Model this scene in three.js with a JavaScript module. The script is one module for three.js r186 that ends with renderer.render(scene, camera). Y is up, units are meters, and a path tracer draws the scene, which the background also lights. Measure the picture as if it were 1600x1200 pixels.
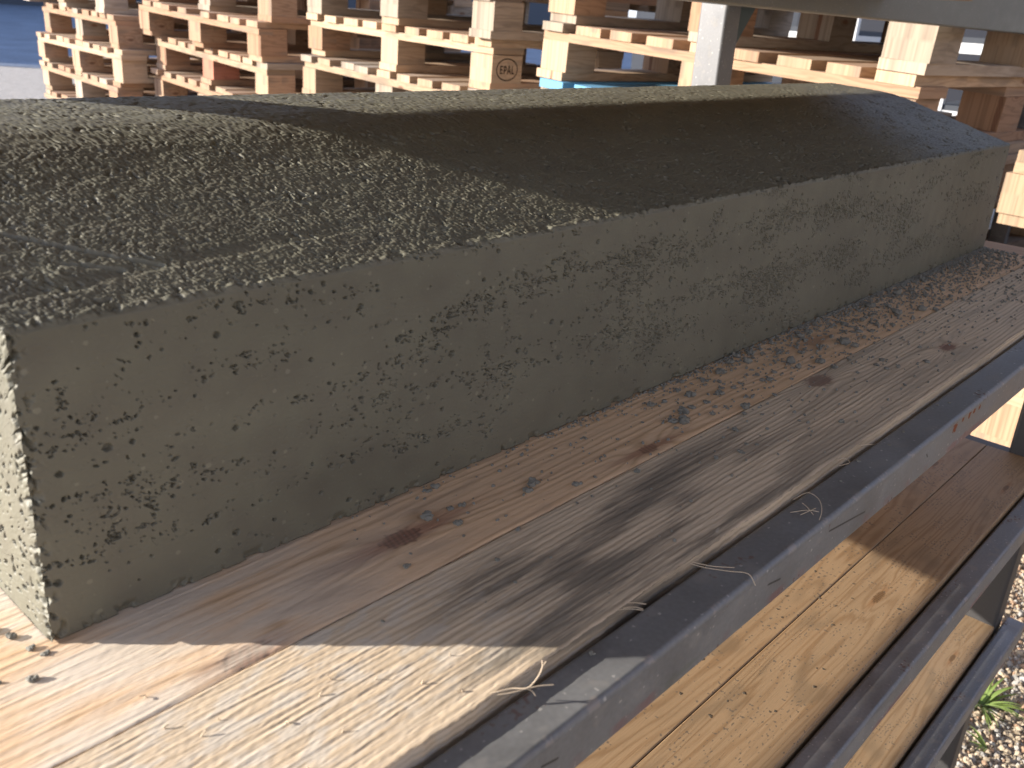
import * as THREE from 'three';
import { mergeGeometries } from 'three/addons/utils/BufferGeometryUtils.js';

// ---------------------------------------------------------------- camera, sky, sun, exposure
const scene = new THREE.Scene();
const camera = new THREE.PerspectiveCamera(45.486, 4 / 3, 0.02, 300);
camera.position.set(-0.09023, 0.20788, 0.27775);
camera.rotation.set(-0.3851, -0.85293, 0.06708, 'YXZ');
camera.focus = 0.55;
camera.userData.fStop = 22;

const renderer = new THREE.WebGLRenderer({ antialias: true });
renderer.setSize(1024, 768);
renderer.toneMapping = THREE.LinearToneMapping;
renderer.toneMappingExposure = 2.6;
renderer.shadowMap.enabled = true;

const SUN_TAN = 0.266, AZ = [-0.725, -0.689];            // towards the sun, horizontally
const sunDir = new THREE.Vector3(AZ[0], SUN_TAN, AZ[1]).normalize();
{ // clear low-sun sky: pale near the horizon, blue overhead, a warm broad glow round the sun
  const W = 512, H = 256, d = new Float32Array(W * H * 4);
  for (let j = 0; j < H; j++) for (let i = 0; i < W; i++) {
    const th = ((j + 0.5) / H - 0.5) * Math.PI, ph = ((i + 0.5) / W - 0.5) * 2 * Math.PI;
    const y = Math.sin(th), x = Math.cos(th) * Math.cos(ph), z = Math.cos(th) * Math.sin(ph);
    const c = Math.max(0, x * sunDir.x + y * sunDir.y + z * sunDir.z);
    const t = Math.pow(Math.max(0, y), 0.55);
    const glow = 0.9 * Math.pow(c, 24) + 0.28 * Math.pow(c, 4);
    const low = Math.max(0, Math.min(1, 1 + y * 6));
    const o = (j * W + i) * 4, k = 0.84;
    d[o] = k * low * ((1 - t) * 0.86 + t * 0.28 + glow * 1.2);
    d[o + 1] = k * low * ((1 - t) * 0.89 + t * 0.45 + glow * 1.0);
    d[o + 2] = k * low * ((1 - t) * 0.93 + t * 0.86 + glow * 0.7);
    d[o + 3] = 1;
  }
  const tex = new THREE.DataTexture(d, W, H, THREE.RGBAFormat, THREE.FloatType);
  tex.mapping = THREE.EquirectangularReflectionMapping; tex.magFilter = THREE.LinearFilter; tex.needsUpdate = true;
  scene.background = tex; scene.environment = tex;
}
const sun = new THREE.DirectionalLight(new THREE.Color().setRGB(1, 0.91, 0.79), 4.6);
sun.position.copy(sunDir).multiplyScalar(20);
sun.target.position.set(0, 0, 0);
sun.castShadow = true; sun.shadow.mapSize.set(4096, 4096);
Object.assign(sun.shadow.camera, { left: -9, right: 9, top: 9, bottom: -9, near: 0.1, far: 80 });
scene.add(sun, sun.target);

// ---------------------------------------------------------------- helpers
let seed = 12345;
const rnd = () => { seed = (seed * 1664525 + 1013904223) >>> 0; return seed / 4294967296; };
const rr = (a, b) => a + (b - a) * rnd();
const clamp = (v, a = 0, b = 1) => (v < a ? a : v > b ? b : v);
const smooth = (a, b, v) => { const t = clamp((v - a) / (b - a)); return t * t * (3 - 2 * t); };
const lerp = (a, b, t) => a + (b - a) * t;
const PERM = new Uint8Array(512), GX = new Float32Array(256), GY = new Float32Array(256), RV = new Float32Array(256);
{
  const p = [...Array(256).keys()];
  for (let i = 255; i > 0; i--) { const j = Math.floor(rnd() * (i + 1)); [p[i], p[j]] = [p[j], p[i]]; }
  for (let i = 0; i < 512; i++) PERM[i] = p[i & 255];
  for (let i = 0; i < 256; i++) { const a = rnd() * 6.28318; GX[i] = Math.cos(a); GY[i] = Math.sin(a); RV[i] = rnd(); }
}
const hash2 = (i, j) => PERM[PERM[i & 255] + (j & 255)];
function noise(x, y) {                                     // gradient noise, about -1..1
  const i = Math.floor(x), j = Math.floor(y), fx = x - i, fy = y - j;
  const u = fx * fx * fx * (fx * (fx * 6 - 15) + 10), v = fy * fy * fy * (fy * (fy * 6 - 15) + 10);
  const a = hash2(i, j), b = hash2(i + 1, j), c = hash2(i, j + 1), d = hash2(i + 1, j + 1);
  const n0 = GX[a] * fx + GY[a] * fy, n1 = GX[b] * (fx - 1) + GY[b] * fy, n2 = GX[c] * fx + GY[c] * (fy - 1), n3 = GX[d] * (fx - 1) + GY[d] * (fy - 1);
  const p = n0 + (n1 - n0) * u, q = n2 + (n3 - n2) * u;
  return 1.45 * (p + (q - p) * v);
}
const fbm = (x, y, n = 3) => { let s = 0, a = 0.5; for (let k = 0; k < n; k++) { s += a * noise(x, y); x = x * 2.03 + 17.3; y = y * 2.03 - 9.1; a *= 0.5; } return s; };
function worley(x, y) {                                    // distance to the nearest scattered point
  const i = Math.floor(x), j = Math.floor(y); let m = 9;
  for (let a = -1; a < 2; a++) for (let b = -1; b < 2; b++) {
    const h = hash2(i + a, j + b), dx = i + a + RV[h] - x, dy = j + b + RV[PERM[h]] - y, d = dx * dx + dy * dy;
    if (d < m) m = d;
  }
  return Math.sqrt(m);
}
function pits(x, y, R) {                                   // below 0 inside scattered round pits of very unequal size
  const i = Math.floor(x), j = Math.floor(y); let m = 9;
  for (let a = -1; a < 2; a++) for (let b = -1; b < 2; b++) {
    const h = hash2(i + a, j + b), dx = i + a + RV[h] - x, dy = j + b + RV[PERM[h]] - y, q = RV[PERM[h + 7]], d = Math.sqrt(dx * dx + dy * dy) - R * (1.25 * q * q * q - 0.12);
    if (d < m) m = d;
  }
  return m;
}
const taken = {};
function numbered(n) { const k = taken[n] = (taken[n] ?? -1) + 1; return k ? `${n}_${String(k).padStart(3, '0')}` : n; }
function tag(o, label, category, group) { o.userData.label = label; o.userData.category = category; if (group) o.userData.group = group; return o; }
function shadows(o) { o.castShadow = o.receiveShadow = true; return o; }
function top(name, o) { o.name = numbered(name); scene.add(o); return o; }
function part(name, geo, mat, parent) { const m = shadows(new THREE.Mesh(geo, mat)); m.name = name; parent.add(m); return m; }
function structure(name, geo, mat) { const m = shadows(new THREE.Mesh(geo, mat)); m.name = name; m.userData.kind = 'structure'; scene.add(m); return m; }
const col = (r, g, b) => new THREE.Color().setRGB(r, g, b);
const s2b = (v) => Math.round(255 * (v <= 0.0031308 ? 12.92 * clamp(v) : 1.055 * Math.pow(clamp(v), 1 / 2.4) - 0.055));
function colourTexture(W, H, fn) {                         // fn(i, j, out) gives linear rgb in out[0..2]
  const d = new Uint8Array(W * H * 4), c = [0, 0, 0];
  for (let j = 0; j < H; j++) for (let i = 0; i < W; i++) { fn(i, j, c); const o = (j * W + i) * 4; d[o] = s2b(c[0]); d[o + 1] = s2b(c[1]); d[o + 2] = s2b(c[2]); d[o + 3] = 255; }
  const t = new THREE.DataTexture(d, W, H); t.colorSpace = THREE.SRGBColorSpace; t.magFilter = THREE.LinearFilter; t.minFilter = THREE.LinearFilter; t.wrapS = t.wrapT = THREE.RepeatWrapping; t.needsUpdate = true; return t;
}
function greyTexture(W, H, a) {
  const d = new Uint8Array(W * H * 4);
  for (let i = 0; i < W * H; i++) { const v = Math.round(255 * clamp(a[i])); d[i * 4] = d[i * 4 + 1] = d[i * 4 + 2] = v; d[i * 4 + 3] = 255; }
  const t = new THREE.DataTexture(d, W, H); t.magFilter = THREE.LinearFilter; t.minFilter = THREE.LinearFilter; t.wrapS = t.wrapT = THREE.RepeatWrapping; t.needsUpdate = true; return t;
}
// box between two corners
function boxAt(x0, x1, y0, y1, z0, z1) { const g = new THREE.BoxGeometry(x1 - x0, y1 - y0, z1 - z0); g.translate((x0 + x1) / 2, (y0 + y1) / 2, (z0 + z1) / 2); return g; }
// box whose texture runs along its longest side, uv in metres, shifted so that no two look alike
function woodBox(w, h, d, du = 0, dv = 0) {
  const g = new THREE.BoxGeometry(w, h, d), p = g.attributes.position, n = g.attributes.normal, uv = g.attributes.uv;
  const L = w >= d && w >= h ? 0 : d >= h ? 2 : 1;
  for (let i = 0; i < p.count; i++) {
    const P = [p.getX(i), p.getY(i), p.getZ(i)], N = [n.getX(i), n.getY(i), n.getZ(i)].map(Math.abs), f = N.indexOf(Math.max(...N));
    if (f === L) uv.setXY(i, du + 0.15 * P[(f + 1) % 3], dv + P[(f + 2) % 3]);
    else uv.setXY(i, du + P[L], dv + P[3 - f - L]);
  }
  return g;
}
// box along x with rounded long edges, uv: u = x in metres, v = way round the section in metres
function roundedBar(x0, x1, y0, y1, z0, z1, r = 0.003, seg = 4) {
  const pts = [];
  const corner = (cy, cz, a0) => { for (let k = 0; k <= seg; k++) { const a = a0 + (k / seg) * Math.PI / 2; pts.push([cy + r * Math.sin(a), cz + r * Math.cos(a), Math.sin(a), Math.cos(a)]); } };
  corner(y1 - r, z1 - r, 0); corner(y1 - r, z0 + r, Math.PI / 2); corner(y0 + r, z0 + r, Math.PI); corner(y0 + r, z1 - r, 1.5 * Math.PI);
  pts.push(pts[0]);
  const pos = [], nor = [], uv = [], idx = []; let s = 0;
  pts.forEach((q, i) => {
    if (i) s += Math.hypot(q[0] - pts[i - 1][0], q[1] - pts[i - 1][1]);
    for (const x of [x0, x1]) { pos.push(x, q[0], q[1]); nor.push(0, q[2], q[3]); uv.push(x, s); }
    if (i) { const a = 2 * i - 2; idx.push(a, a + 1, a + 2, a + 1, a + 3, a + 2); }
  });
  for (const [x, e] of [[x0, -1], [x1, 1]]) {
    const c = pos.length / 3; pos.push(x, (y0 + y1) / 2, (z0 + z1) / 2); nor.push(e, 0, 0); uv.push(x, 0);
    pts.forEach((q) => { pos.push(x, q[0], q[1]); nor.push(e, 0, 0); uv.push(x + (q[1] - z0), q[0] - y0); });
    for (let i = 0; i + 1 < pts.length; i++) e > 0 ? idx.push(c, c + 2 + i, c + 1 + i) : idx.push(c, c + 1 + i, c + 2 + i);
  }
  const g = new THREE.BufferGeometry();
  g.setAttribute('position', new THREE.Float32BufferAttribute(pos, 3)); g.setAttribute('normal', new THREE.Float32BufferAttribute(nor, 3)); g.setAttribute('uv', new THREE.Float32BufferAttribute(uv, 2)); g.setIndex(idx);
  return g;
}
// the same bar standing up (along y)
function roundedPost(x0, x1, y0, y1, z0, z1, r = 0.004) { const g = roundedBar(y0, y1, -x1, -x0, z0, z1, r); g.rotateZ(Math.PI / 2); return g; }

// ---------------------------------------------------------------- materials
// sawn timber: colour and relief of a board len x wid metres; knots are [x, z, radius, reddish length]
function timber(W, H, len, wid, o) {
  const hgt = new Float32Array(W * H), f = o.off ?? 0;
  const map = colourTexture(W, H, (i, j, c) => {
    const x = (i / W) * len, z = (j / H) * wid;
    let ring = z / o.ring + 1.6 * o.wave * noise(x * o.wx + f, z * 9 + f) + 0.5 * o.wave * noise(x * 7 + f, z * 60) + 0.28 * noise(x * 22, z * 170 + f), red = 0, core = 0;
    for (const [kx, kz, kr, kl] of o.knots) {
      const dx = x - kx, dz = z - kz, e = Math.hypot(dx / (kr * 3.2), dz / kr);
      ring += (dz > 0 ? 1 : -1) * 3.2 * Math.exp(-e * e * 0.35) * (1 - Math.exp(-Math.abs(dz) / kr * 2));
      const q = Math.hypot(dx / (kr * 1.9), dz / kr) + 0.25 * noise(x * 300, z * 500 + f);
      core = Math.max(core, smooth(1.0, 0.75, q));
      red = Math.max(red, smooth(1, 0.2, Math.hypot(dx / (kl || kr * 2), dz / (kr * 1.35)) + 0.18 * noise(x * 60, z * 220)));
    }
    const s = 0.5 + 0.5 * Math.sin(6.2832 * ring), late = Math.pow(s, 2.2) * (0.6 + 0.5 * noise(x * 3 + 9, Math.floor(ring) * 3.7 + f));
    const fibre = 0.6 * noise(x * 28 + f, z * 1000) + 0.4 * noise(x * 70 + f, z * 1900) + 0.4 * noise(x * 180, z * 3300 + f);
    const blotch = fbm(x * 7 + f, z * 26 + 3, 3);
    let m = 1 - o.lateDark * late + 0.10 * fibre + 0.16 * blotch;
    const fuzz = o.fuzz * (0.5 + 0.5 * noise(x * 420, z * 900));
    hgt[j * W + i] = clamp(0.5 + 0.2 * (late - 0.3) + 0.22 * fibre + 0.12 * blotch + 0.16 * (fuzz - 0.3) - 0.2 * core);
    for (let k = 0; k < 3; k++) c[k] = lerp(o.early[k], o.late[k], clamp(0.75 * late + 0.3 * blotch)) * m;
    if (red) for (let k = 0; k < 3; k++) c[k] = lerp(c[k], o.red[k] * (0.85 + 0.2 * fibre), red * 0.75);
    if (core) for (let k = 0; k < 3; k++) c[k] = lerp(c[k], o.knot[k] * (0.8 + 0.35 * Math.sin(40 * Math.hypot(x * 60, z * 60))), core * 0.7);
    o.stain?.(x, z, c, fibre);
  });
  return { map, hgt, W, H, len, wid };
}
const mix3 = (c, t, k) => { for (let i = 0; i < 3; i++) c[i] = lerp(c[i], t[i], k); };
const DX0 = -0.13;                                          // left end of the deck planks
const INNER = timber(2048, 256, 1.13, 0.0985, {
  ring: 0.0042, wave: 1.0, wx: 1.6, lateDark: 0.22, fuzz: 0.6, off: 3,
  early: [0.72, 0.51, 0.33], late: [0.61, 0.39, 0.215], red: [0.30, 0.13, 0.08], knot: [0.17, 0.075, 0.05],
  knots: [[0.132 - DX0, 0.072, 0.0062, 0.065], [0.045 - DX0, 0.094, 0.006, 0.03], [0.286 - DX0, 0.0915, 0.004, 0.05], [0.53 - DX0, 0.068, 0.007, 0.05]],
  stain(x, z, c, fb) {
    const X = x + DX0, n = fbm(X * 16, z * 55, 3);
    mix3(c, [0.68, 0.61, 0.52], 0.9 * smooth(0.16, 0.03, X) * smooth(-0.4, 0.2, n + 0.2 * fb));
    mix3(c, [0.40, 0.31, 0.24], 0.45 * smooth(0.0, 0.35, n + 0.12 * fb) * smooth(0.32, 0.1, X) * smooth(-0.02, 0.05, X));       // greyed, thumbed surface near the block's end
    mix3(c, [0.60, 0.40, 0.23], 0.5 * smooth(0.2, 0.45, X) * smooth(-0.3, 0.2, n));                                       // fresher, more orange timber further along
    mix3(c, [0.25, 0.235, 0.20], 0.75 * smooth(0.28, 0.42, fbm(X * 120, z * 160, 3)) * smooth(0.35, 0.8, X));          // cement dust between the crumbs
  },
});
const OUTER = timber(2048, 192, 1.13, 0.066, {
  ring: 0.0033, wave: 1.3, wx: 1.2, lateDark: 0.30, fuzz: 0.9, off: 41,
  early: [0.65, 0.53, 0.39], late: [0.52, 0.395, 0.265], red: [0.34, 0.19, 0.12], knot: [0.24, 0.125, 0.09],
  knots: [[0.457 - DX0, 0.0075, 0.0075, 0.02], [0.602 - DX0, 0.040, 0.0055, 0.02]],
  stain(x, z, c, fb) {
    const X = x + DX0, n = fbm(X * 9 + 5, z * 60, 3) + 0.22 * fb;
    const where = smooth(0.06, 0.13, X + 0.3 * z) * smooth(0.5, 0.24, X), mid = smooth(0.0, 0.012, z) * smooth(0.0675, 0.063, z + 0.004 * noise(X * 25, 3));
    mix3(c, [0.105, 0.095, 0.08], 0.8 * where * mid * smooth(-0.22, 0.28, n));                                          // mould in the grain
    mix3(c, [0.27, 0.235, 0.185], 0.55 * smooth(-0.05, 0.4, fbm(X * 5, z * 45 + 9, 3) + 0.2 * fb) * smooth(0.3, 0.5, X));   // weathered grey streaks
    mix3(c, [0.58, 0.55, 0.50], 0.6 * smooth(-0.1, 0.3, fbm(X * 70 + 7, z * 160, 4) + 0.2 * fb) * smooth(0.17, 0.06, X) * smooth(0.064, 0.045, z));  // dried cement milk
    mix3(c, [0.62, 0.58, 0.5], 0.4 * smooth(0.42, 0.55, fbm(X * 60, z * 110 + 4, 3)));
  },
});
const SHELF = timber(2048, 256, 1.13, 0.13, {
  ring: 0.011, wave: 1.9, wx: 2.4, lateDark: 0.16, fuzz: 0.25, off: 77,
  early: [0.31, 0.215, 0.125], late: [0.24, 0.14, 0.065], red: [0.3, 0.15, 0.06], knot: [0.12, 0.07, 0.03],
  knots: [[0.60 - DX0, 0.07, 0.007, 0.03], [0.27 - DX0, 0.03, 0.005, 0.04], [0.9 - DX0, 0.1, 0.005, 0.03]],
  stain(x, z, c) {
    const n = fbm(x * 30, z * 30 + 11, 3);
    mix3(c, [0.16, 0.115, 0.07], 0.5 * smooth(0.12, 0.4, fbm(x * 13, z * 20 + 31, 3)));
    mix3(c, [0.10, 0.085, 0.07], 0.8 * smooth(0.30, 0.36, noise(x * 330, z * 330) * (0.55 + n)));
  },
});
const PALLETWOOD = [
  [[0.44, 0.32, 0.215], [0.33, 0.215, 0.13]], [[0.43, 0.285, 0.185], [0.32, 0.185, 0.11]], [[0.33, 0.27, 0.21], [0.22, 0.17, 0.125]], [[0.34, 0.205, 0.125], [0.22, 0.125, 0.07]],
].map(([early, late], k) => timber(1024, 256, 1.2, 0.3, {
  ring: 0.012 + 0.003 * k, wave: 1.5, wx: 2, lateDark: 0.14, fuzz: 0.7, off: 100 + 13 * k, early, late, red: [0.3, 0.16, 0.09], knot: [0.2, 0.1, 0.06],
  knots: [[0.3, 0.06 + 0.03 * k, 0.007, 0.03], [0.72, 0.2 - 0.03 * k, 0.009, 0.03], [1.02, 0.11, 0.005, 0.02]],
  stain(x, z, c) { mix3(c, [0.18, 0.145, 0.115], 0.6 * smooth(0.05, 0.4, fbm(x * 6 + 5 * k, z * 22, 3))); },
}));
function timberMaterial(t, bump, rough = 0.85) {
  return new THREE.MeshStandardMaterial({ map: t.map, bumpMap: greyTexture(t.W, t.H, t.hgt), bumpScale: bump, roughness: rough });
}
const M = {
  inner: timberMaterial(INNER, 0.0004), outer: timberMaterial(OUTER, 0.0004, 0.9), shelf: timberMaterial(SHELF, 0.00025, 0.6),
};
M.pallet = PALLETWOOD.map((t) => { const m = timberMaterial(t, 0.001, 0.9); for (const k of [m.map, m.bumpMap]) k.repeat.set(1 / 1.2, 1 / 0.3); return m; });
for (const [k, t] of [[0, 0.8], [1, 0.82], [2, 1.25], [0, 1.15]]) { const m = M.pallet[k].clone(); m.color = col(t, t * 0.985, t * 0.97); M.pallet.push(m); }
M.bluePaint = new THREE.MeshStandardMaterial({ color: col(0.12, 0.32, 0.50), roughness: 0.8 });
M.pinkPaint = M.pallet[1].clone(); M.pinkPaint.color = col(1, 0.62, 0.62);

// painted steel with smears of cement, scratches and rust spots at given places ([x, v, size]); v runs round the section
function steelMaterial(base, o) {
  const W = 2048, H = 256, L = 1.4, V = 0.1, rough = new Float32Array(W * H);
  const map = colourTexture(W, H, (i, j, c) => {
    const x = (i / W) * L + o.x0, v = (j / H) * V;
    const b = fbm(x * 22, v * 30 + 3, 4), fine = noise(x * 500, v * 500);
    for (let k = 0; k < 3; k++) c[k] = base[k] * (1 + 0.35 * b + 0.1 * fine);
    let r = 0.5 + 0.3 * b;
    const smear = smooth(0.16, 0.34, fbm(x * 55 + 9, v * 70, 3) + 0.12 * noise(x * 200, v * 260)) * o.smear;
    mix3(c, [0.30, 0.285, 0.265], smear); r = lerp(r, 0.9, smear);
    if (o.worn) {                                           // knocked edges and primer along the lower edge
      const e = Math.min(Math.abs(v - 0.0022), Math.abs(v - 0.0245)), chip = smooth(0.3, 0.45, noise(x * 90, v * 60 + 2) + 0.4 * noise(x * 600, v * 600)) * smooth(0.0026, 0.0012, e + 0.001 * noise(x * 300, 5));
      mix3(c, [0.30, 0.27, 0.25], 0.7 * chip);
      const rst = smooth(0.42, 0.6, fbm(x * 16 + 30, v * 40, 3) + 0.35 * noise(x * 420, v * 420)); mix3(c, [0.17, 0.075, 0.04], 0.6 * rst); r = lerp(r, 0.95, rst);
      const pr = smooth(0.0715, 0.0695, v + 0.0012 * noise(x * 140, 9)) * smooth(0.063, 0.066, v) * smooth(0.0, 0.3, noise(x * 9, 2) + 0.3 * noise(x * 70, 8)); mix3(c, [0.24, 0.07, 0.07], 0.45 * pr);
      const gr = smooth(0.25, 0.45, fbm(x * 20 + 60, v * 90, 3)) * smooth(0.078, 0.07, v) * smooth(0.062, 0.066, v); mix3(c, [0.10, 0.13, 0.085], 0.5 * gr);
    }
    const specks = smooth(0.66, 0.74, noise(x * 420 + 4, v * 420)); mix3(c, [0.5, 0.49, 0.46], specks * 0.8);
    for (const [rx, rv, rs] of o.rust ?? []) {
      const q = Math.hypot((x - rx) / rs, (v - rv) / (rs * 0.9)) + 0.55 * noise(x * 700, v * 600);
      const k = smooth(0.95, 0.8, q); mix3(c, [0.22, 0.065, 0.025], k); r = lerp(r, 0.95, k);
    }
    for (const [x0, v0, x1, v1] of o.scratch ?? []) {
      const t = clamp(((x - x0) * (x1 - x0) + (v - v0) * (v1 - v0)) / ((x1 - x0) ** 2 + (v1 - v0) ** 2));
      const k = smooth(0.0006, 0.0003, Math.hypot(x - lerp(x0, x1, t), v - lerp(v0, v1, t))); mix3(c, [0.03, 0.028, 0.026], k);
    }
    rough[j * W + i] = clamp(r, 0.25, 1);
  });
  const rm = greyTexture(W, H, rough);
  for (const t of [map, rm]) { t.repeat.set(1 / L, 1 / V); t.offset.set(-o.x0 / L, 0); }
  return new THREE.MeshStandardMaterial({ map, roughnessMap: rm, roughness: 1, metalness: o.metal ?? 0.35 });
}
M.rail = steelMaterial([0.19, 0.194, 0.2], { x0: -0.31, smear: 0.3, worn: 1, rust: [[0.4765, 0.0822, 0.0042], [0.503, 0.083, 0.0028], [0.5228, 0.0828, 0.0022], [0.49, 0.0838, 0.002], [0.512, 0.0835, 0.0024]], scratch: [[0.30, 0.0805, 0.345, 0.0738], [0.24, 0.078, 0.252, 0.0755], [0.43, 0.079, 0.433, 0.0765], [0.09, 0.079, 0.098, 0.077]], metal: 0.3 });
M.railLow = steelMaterial([0.19, 0.194, 0.2], { x0: -0.31, smear: 0.5, worn: 1, metal: 0.3 });
M.darkSteel = new THREE.MeshStandardMaterial({ color: col(0.07, 0.07, 0.073), roughness: 0.5, metalness: 0.5 });
M.galvanised = steelMaterial([0.135, 0.139, 0.15], { x0: -0.31, smear: 0.25, metal: 0.25 });
M.beam = steelMaterial([0.17, 0.178, 0.168], { x0: 1.0, smear: 0.2, rust: [[1.92, 0.097, 0.006], [1.95, 0.096, 0.004]], metal: 0.35 });
M.gusset = new THREE.MeshStandardMaterial({ color: col(0.035, 0.055, 0.055), roughness: 0.35, metalness: 0.4 });
M.concrete = new THREE.MeshStandardMaterial({ color: 0xffffff, vertexColors: true, roughness: 0.6 });
M.crumb = new THREE.MeshStandardMaterial({ color: col(0.205, 0.2, 0.175), roughness: 0.85 });
M.crumbWet = new THREE.MeshStandardMaterial({ color: col(0.075, 0.06, 0.042), roughness: 0.7 });
M.fibre = new THREE.MeshStandardMaterial({ color: col(0.55, 0.45, 0.33), roughness: 0.8 });
M.grass = new THREE.MeshPhysicalMaterial({ color: col(0.19, 0.28, 0.06), roughness: 0.7, transmission: 0.35, thickness: 0 });

// ---------------------------------------------------------------- setting: ground, yard, far buildings
const GROUND = -0.79;
{
  const g = new THREE.PlaneGeometry(260, 260); g.rotateX(-Math.PI / 2); g.translate(20, GROUND, -40);
  for (let i = 0; i < g.attributes.uv.count; i++) g.attributes.uv.setXY(i, g.attributes.position.getX(i) / 0.8, g.attributes.position.getZ(i) / 0.8);
  const W = 1024, h = new Float32Array(W * W);
  const map = colourTexture(W, W, (i, j, c) => {
    const x = i / W, y = j / W, wrap = (fn) => fn(x, y);
    const f = wrap((a, b) => worley(a * 96, b * 96)), t = RV[hash2(Math.floor(x * 96), Math.floor(y * 96))], n = fbm(x * 8, y * 8, 3);
    const k = (1.05 - 0.5 * f) * (0.75 + 0.5 * t) * (1 + 0.25 * n);
    c[0] = 0.37 * k; c[1] = 0.315 * k; c[2] = 0.25 * k; h[j * W + i] = 1 - f;
  });
  structure('ground', g, new THREE.MeshStandardMaterial({ map, bumpMap: greyTexture(W, W, h), bumpScale: 0.004, roughness: 0.95 }));
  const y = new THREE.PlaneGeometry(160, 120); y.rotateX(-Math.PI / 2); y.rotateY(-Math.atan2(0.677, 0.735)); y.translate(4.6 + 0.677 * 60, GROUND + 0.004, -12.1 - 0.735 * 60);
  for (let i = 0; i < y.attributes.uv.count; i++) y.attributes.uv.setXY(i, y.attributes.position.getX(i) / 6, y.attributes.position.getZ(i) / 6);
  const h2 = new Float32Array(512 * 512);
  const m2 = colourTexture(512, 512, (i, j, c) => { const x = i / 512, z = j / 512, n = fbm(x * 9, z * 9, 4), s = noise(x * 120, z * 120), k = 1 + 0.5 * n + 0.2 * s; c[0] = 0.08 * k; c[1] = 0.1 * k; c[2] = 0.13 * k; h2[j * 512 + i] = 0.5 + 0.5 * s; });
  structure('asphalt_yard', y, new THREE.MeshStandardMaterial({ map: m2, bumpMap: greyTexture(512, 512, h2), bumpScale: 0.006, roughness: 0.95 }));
}
function building(name, label, cx, cz, turn, w, h, d, wall, doors) {
  const g = top(name, new THREE.Group()); g.position.set(cx, GROUND, cz); g.rotation.y = turn;
  tag(g, label, 'building');
  part('wall', boxAt(-w / 2, w / 2, 0, h, -d, 0), wall, g);
  part('roof', boxAt(-w / 2 - 0.3, w / 2 + 0.3, h + 0.003, h + 0.35, -d - 0.3, 0.3), M.darkSteel, g);
  for (const [x, dw, dh] of doors) { const q = part('door', boxAt(x - dw / 2, x + dw / 2, 0, dh, 0.003, 0.08), M.hallDoor, g); part('frame', boxAt(x - dw / 2 - 0.15, x + dw / 2 + 0.15, dh, dh + 0.2, 0.003, 0.12), M.darkSteel, q); }
  return g;
}
M.hall = new THREE.MeshStandardMaterial({ color: col(0.045, 0.052, 0.065), roughness: 0.8 });
M.hallDoor = new THREE.MeshStandardMaterial({ color: col(0.02, 0.022, 0.03), roughness: 0.6 });
M.canopy = new THREE.MeshStandardMaterial({ color: col(0.34, 0.25, 0.17), roughness: 0.85 });
M.hallSand = new THREE.MeshStandardMaterial({ color: col(0.36, 0.29, 0.21), roughness: 0.9 });
M.hallPale = new THREE.MeshStandardMaterial({ color: col(0.32, 0.32, 0.31), roughness: 0.85 });
building('production_hall', 'low dark grey hall standing across the far end of the asphalt yard', 16, -42, -0.35, 60, 9, 12, M.hall, [[-14, 5, 4.5], [-4, 5, 4.5], [8, 5, 4.5]]);
building('storage_shed', 'dark blue-grey shed behind the galvanised racks and pallet stacks', 9.5, 0.5, -1.25, 12, 4.2, 6, M.hall, [[-3, 3, 3], [2, 3, 3]]);
building('workshop', 'long sand-coloured workshop facing the open front of the rack', 2, 13, Math.PI, 40, 5, 8, M.hallSand, [[-9, 4, 4], [6, 4, 4]]);
{ // a tall hall left of the picture: its shadow lies across the yard
  const s = 15, P = [4.9, -12.6], c = [P[0] + AZ[0] * s, P[1] + AZ[1] * s], n = [0.677, -0.735];
  const b = building('tall_hall', 'tall pale hall beside the yard whose shadow crosses the asphalt', c[0] + n[0] * 14 + AZ[0] * 0, c[1] + n[1] * 14, Math.atan2(0.735, 0.677), 28, 9, 10, M.hallPale, [[0, 5, 5]]);
}

{ // open canopy over the rack: the low sun comes in under it
  const g = top('canopy', new THREE.Group()); g.position.set(0, GROUND, 0); tag(g, 'open timber canopy on steel posts above the rack', 'canopy');
  part('roof', boxAt(-3, 3.2, 3.1, 3.2, -1.5, 4), M.canopy, g);
  for (const [x, z] of [[-2.95, 3.85], [-2.95, -1.4], [3.05, 3.85], [3.05, 0.9]]) part('post', boxAt(x, x + 0.1, 0, 3.097, z, z + 0.1), M.darkSteel, g);
}

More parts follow.
